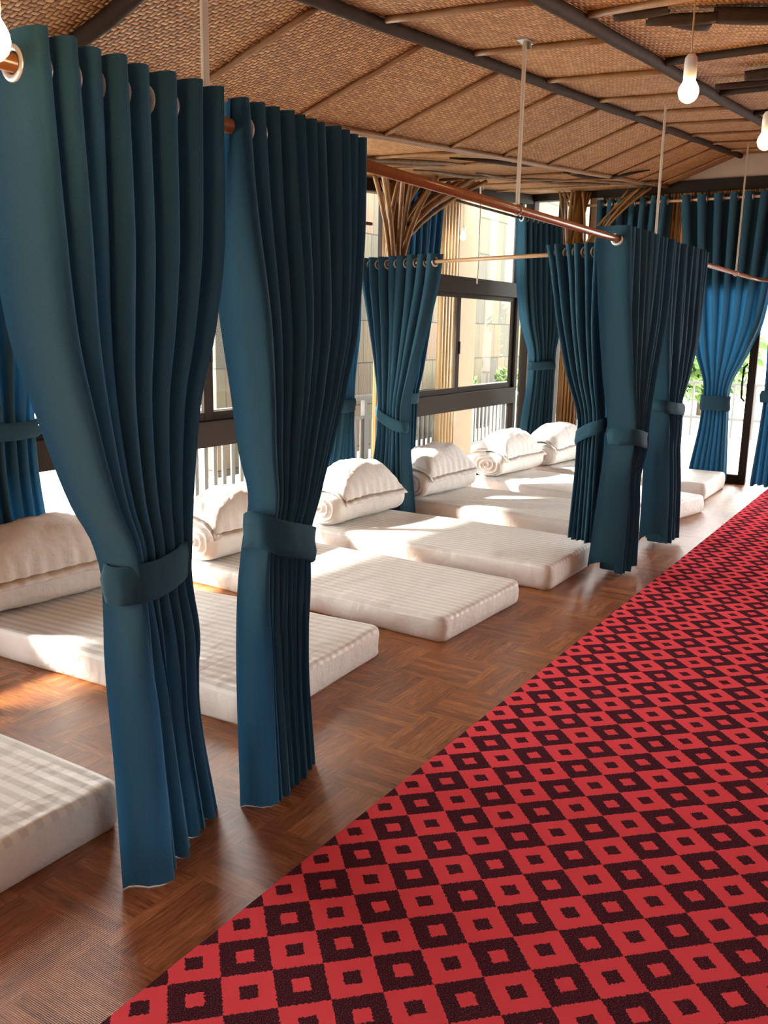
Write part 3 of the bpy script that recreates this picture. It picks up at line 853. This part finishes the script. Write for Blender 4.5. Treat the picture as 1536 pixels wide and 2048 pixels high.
# ------------------------------------------------------------------ hanging bulbs
def bulb(label, x, y, z, ztop, power=14, cat='hanging bulb', r=.034):
    t = thing('hanging_bulb', label, cat, (x, y, z), 0, 'bare bulbs hanging from the ceiling')
    b = MB(); b.lathe([(0, -r), (r*.3, -r*.955), (r*.6, -r*.8), (r*.87, -r*.5), (r, 0), (r*.95, r*.38), (r*.8, r*.72), (r*.62, r*1.0), (r*.55, r*1.35)], 20)
    b.obj('glass_bulb', M['bulb'], t, True)
    b = MB(); b.lathe([(.0, r*3.6), (.012, r*3.55), (.020, r*3.2), (.0215, r*2.6), (.0215, r*1.35), (.019, r*1.3)], 18); b.obj('socket', M['socket'], t, True)
    b = MB()
    b.tube([(0, 0, r*3.5), (.004, .003, r*3.5+(ztop-z-r*3.5)*.4), (-.003, .002, r*3.5+(ztop-z-r*3.5)*.75), (0, 0, ztop-z)], .0028, 6); b.obj('cord', M['cord'], t, True)
    L = bpy.data.lights.new('bulb_light', 'POINT'); L.energy = power; L.color = (1, .66, .34); L.shadow_soft_size = r
    lo = bpy.data.objects.new('bulb_light', L); COL.objects.link(lo); lo.location = (0, 0, 0); lo.parent = t
    L.shadow_soft_size = r*1.02
    return t
bulb('lit bare bulb on a yellow cord, in front of the woven ceiling', 3.304, .877, 2.30, zc(3.304, .877)-.003, 45)
bulb('lit bare bulb cut by the right edge of the photo', 4.27, .792, 2.30, zc(4.27, .792)-.003, 45)
bulb('glaring bulb at the left edge beside the top of the nearest curtain', .987, 1.397, 1.945, zc(.987, 1.397)-.003, 42)

# ------------------------------------------------------------------ outside the windows
o = slab('terrace_floor', -6, 4.16, 20, 6.3, -.2, -.06, M['concrete'])
o = slab('terrace_floor', 9.62, -6, 20, 4.16, -.2, -.04, M['concrete'])
b = MB(); b.box((6.75, 6.25, -.1), (18, 6.4, 4.6)); o = b.obj('wall_outside', M['shingle']); o['kind'] = 'structure'
b = MB(); sheared_box(b, -3, 9.7, 4.2, 5.5, lambda q: soffit(q)+.02, lambda q: soffit(q)+.10); o = b.obj('shade_overhang', M['reed']); o['kind'] = 'structure'  # overhang added to keep high sun off the bed feet
b = MB(); b.box((9.6, -5, 3.05), (11.3, 4.2, 3.13)); o = b.obj('shade_overhang', M['reed']); o['kind'] = 'structure'  # overhang added to block upper sky behind the far curtains
t = thing('terrace_railing', 'grey slatted terrace railing outside the bed windows', 'railing', (4.3, 5.2, -.06))
b = MB(); b.box((0, -.03, .80), (8.9, .03, .85)); b.obj('top_rail', M['rail'], t, bevel=.004)
b = MB(); b.box((0, -.02, .60), (8.9, .02, .63)); b.obj('middle_rail', M['rail'], t)
b = MB(); b.box((0, -.02, .06), (8.9, .02, .10)); b.obj('bottom_rail', M['rail'], t)
b = MB(); b.box((-.022, -.008, .10), (.022, .008, .60)); sl = b.obj('slat', M['rail'], t); sl.location.x = .05
for k in range(1, 80):
    q = sl.copy(); COL.objects.link(q); q.location.x = .05 + k*.112
b = MB(); b.box((-.025, -.025, 0), (.025, .025, .80)); po = b.obj('post', M['rail'], t); po.location.x = .03
for k in range(1, 6):
    q = po.copy(); COL.objects.link(q); q.location.x = .03 + k*1.77
# bamboo clad column outside
M['palebamboo'] = mat_bamboo('pale_bamboo', (.26, .15, .06), (.52, .34, .15))
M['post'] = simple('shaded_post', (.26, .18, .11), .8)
t = thing('bamboo_column', 'pale bamboo clad column with beige post outside the view window', 'column', (9.4, 5.0, -.06))
b = MB(); b.box((.12, .0, 0), (.62, .25, 3.1)); b.obj('post', M['post'], t, bevel=.01)
for k in range(5):
    b = MB(); b.tube([(-.28+.075*k, 0, 0), (-.28+.075*k, 0, 1.5), (-.28+.075*k, 0, 3.1)], .036, 10); b.obj('cane', M['palebamboo'], t, True)
bulb('lit bulb added outside for the bulb image in the upper window pane', 9.22, 4.80, 2.49, soffit(9.22)+.01, 3)  # bulb added outside to stand for the bulb image in the pane

def foliage(mb, c, rad, k, size, rr):
    for i in range(k):
        u = Vector((rr.gauss(0, 1), rr.gauss(0, 1), rr.gauss(0, 1))).normalized() * rad * rr.random()**.4
        p = Vector(c) + Vector((u.x, u.y, u.z*.8))
        a = Vector((rr.gauss(0, 1), rr.gauss(0, 1), rr.gauss(0, 1))).normalized(); d = a.orthogonal().normalized()
        s = size*rr.uniform(.6, 1.3)
        e = a.cross(d)*s*.45; d = d*s
        mb.add([p-d*.5, p+e*.5, p+d*.5+a*s*.08, p-e*.5], [[0, 1, 2, 3]])
def planter(label, x, y, z, w, seed):
    rr = random.Random(seed)
    t = thing('planter', label, 'planter', (x, y, z))
    b = MB(); b.box((-w/2, -.15, 0), (w/2, .15, .62)); b.obj('planter_box', M['pot'], t, bevel=.01)
    b = MB(); foliage(b, (0, 0, .78), .26, 260, .11, rr); b.obj('foliage', M['leaf'], t)
planter('white planter with green leaves outside, beside the beige column', 11.3, 5.85, -.06, .5, 1)
planter('white planter with green leaves outside, by the window frame edge', 13.0, 5.85, -.06, .75, 2)
def tree(label, x, y, h, rad, seed):
    rr = random.Random(seed)
    t = thing('tree', label, 'tree', (x, y, -1.2))
    b = MB(); b.tube([(0, 0, 0), (.05, .03, h*.4), (-.03, .05, h*.8)], [.12, .09, .05], 8)
    for k in range(4):
        a = rr.uniform(0, 6.3); b.tube([(0, 0, h*.5), (.5*math.cos(a), .5*math.sin(a), h*.75)], [.05, .02], 6)
    b.obj('trunk', M['bark'], t, True)
    b = MB()
    for k in range(7):
        a = rr.uniform(0, 6.3); r_ = rr.uniform(0, rad*.7)
        foliage(b, (r_*math.cos(a), r_*math.sin(a), h*.75 + rr.uniform(-.5, .5)*rad), rad*.6, 230, .22, rr)
    b.obj('foliage', M['leaf'], t)
for i, (x, y, h, rad, lab) in enumerate(((17.5, 3.9, 2.9, 1.0, 'tree beyond the terrace seen between the far curtains, left'), (20.6, 2.2, 3.0, 1.1, 'tree beyond the terrace behind the glass door frame'), (17.8, .6, 3.1, 1.1, 'tree beyond the terrace at the right edge'))):
    tree('pale green ' + lab, x, y, h, rad, i+20)
t = thing('terrace_railing', 'thin railing across the bright terrace beyond the glass door', 'railing', (14.0, -1.5, -.04))
b = MB(); b.box((-.02, 0, .78), (.02, 7.5, .82)); b.obj('top_rail', M['rail'], t)
b = MB(); b.box((-.02, 0, .26), (.02, 7.5, .30)); b.obj('bottom_rail', M['rail'], t)
b = MB(); b.box((-.014, -.014, 0), (.014, .014, .80)); po = b.obj('post', M['rail'], t); po.location.y = .05
for k in range(1, 26):
    q = po.copy(); COL.objects.link(q); q.location.y = .05 + k*.295

# ------------------------------------------------------------------ light
w = bpy.data.worlds.new('sky'); SC.world = w; w.use_nodes = True
nt = w.node_tree; bg = nt.nodes['Background']; bg.inputs[0].default_value = (1.0, .98, .95, 1); bg.inputs[1].default_value = 9.0
S = bpy.data.lights.new('sun', 'SUN'); S.energy = 18; S.angle = 3*D2R; S.color = (1, .93, .82)
so = bpy.data.objects.new('sun', S); COL.objects.link(so)
so.rotation_euler = Vector((.66, -1, -.93)).to_track_quat('-Z', 'Y').to_euler()

SC.view_settings.view_transform = 'Standard'; SC.view_settings.look = 'None'
SC.view_settings.exposure = 0.55; SC.view_settings.gamma = 1; SC.view_settings.use_curve_mapping = False
SC.cycles.max_bounces = 10; SC.cycles.diffuse_bounces = 6; SC.cycles.transparent_max_bounces = 16
SC.cycles.sample_clamp_indirect = 6; SC.cycles.use_denoising = True
SC.cycles.caustics_reflective = False; SC.cycles.caustics_refractive = False
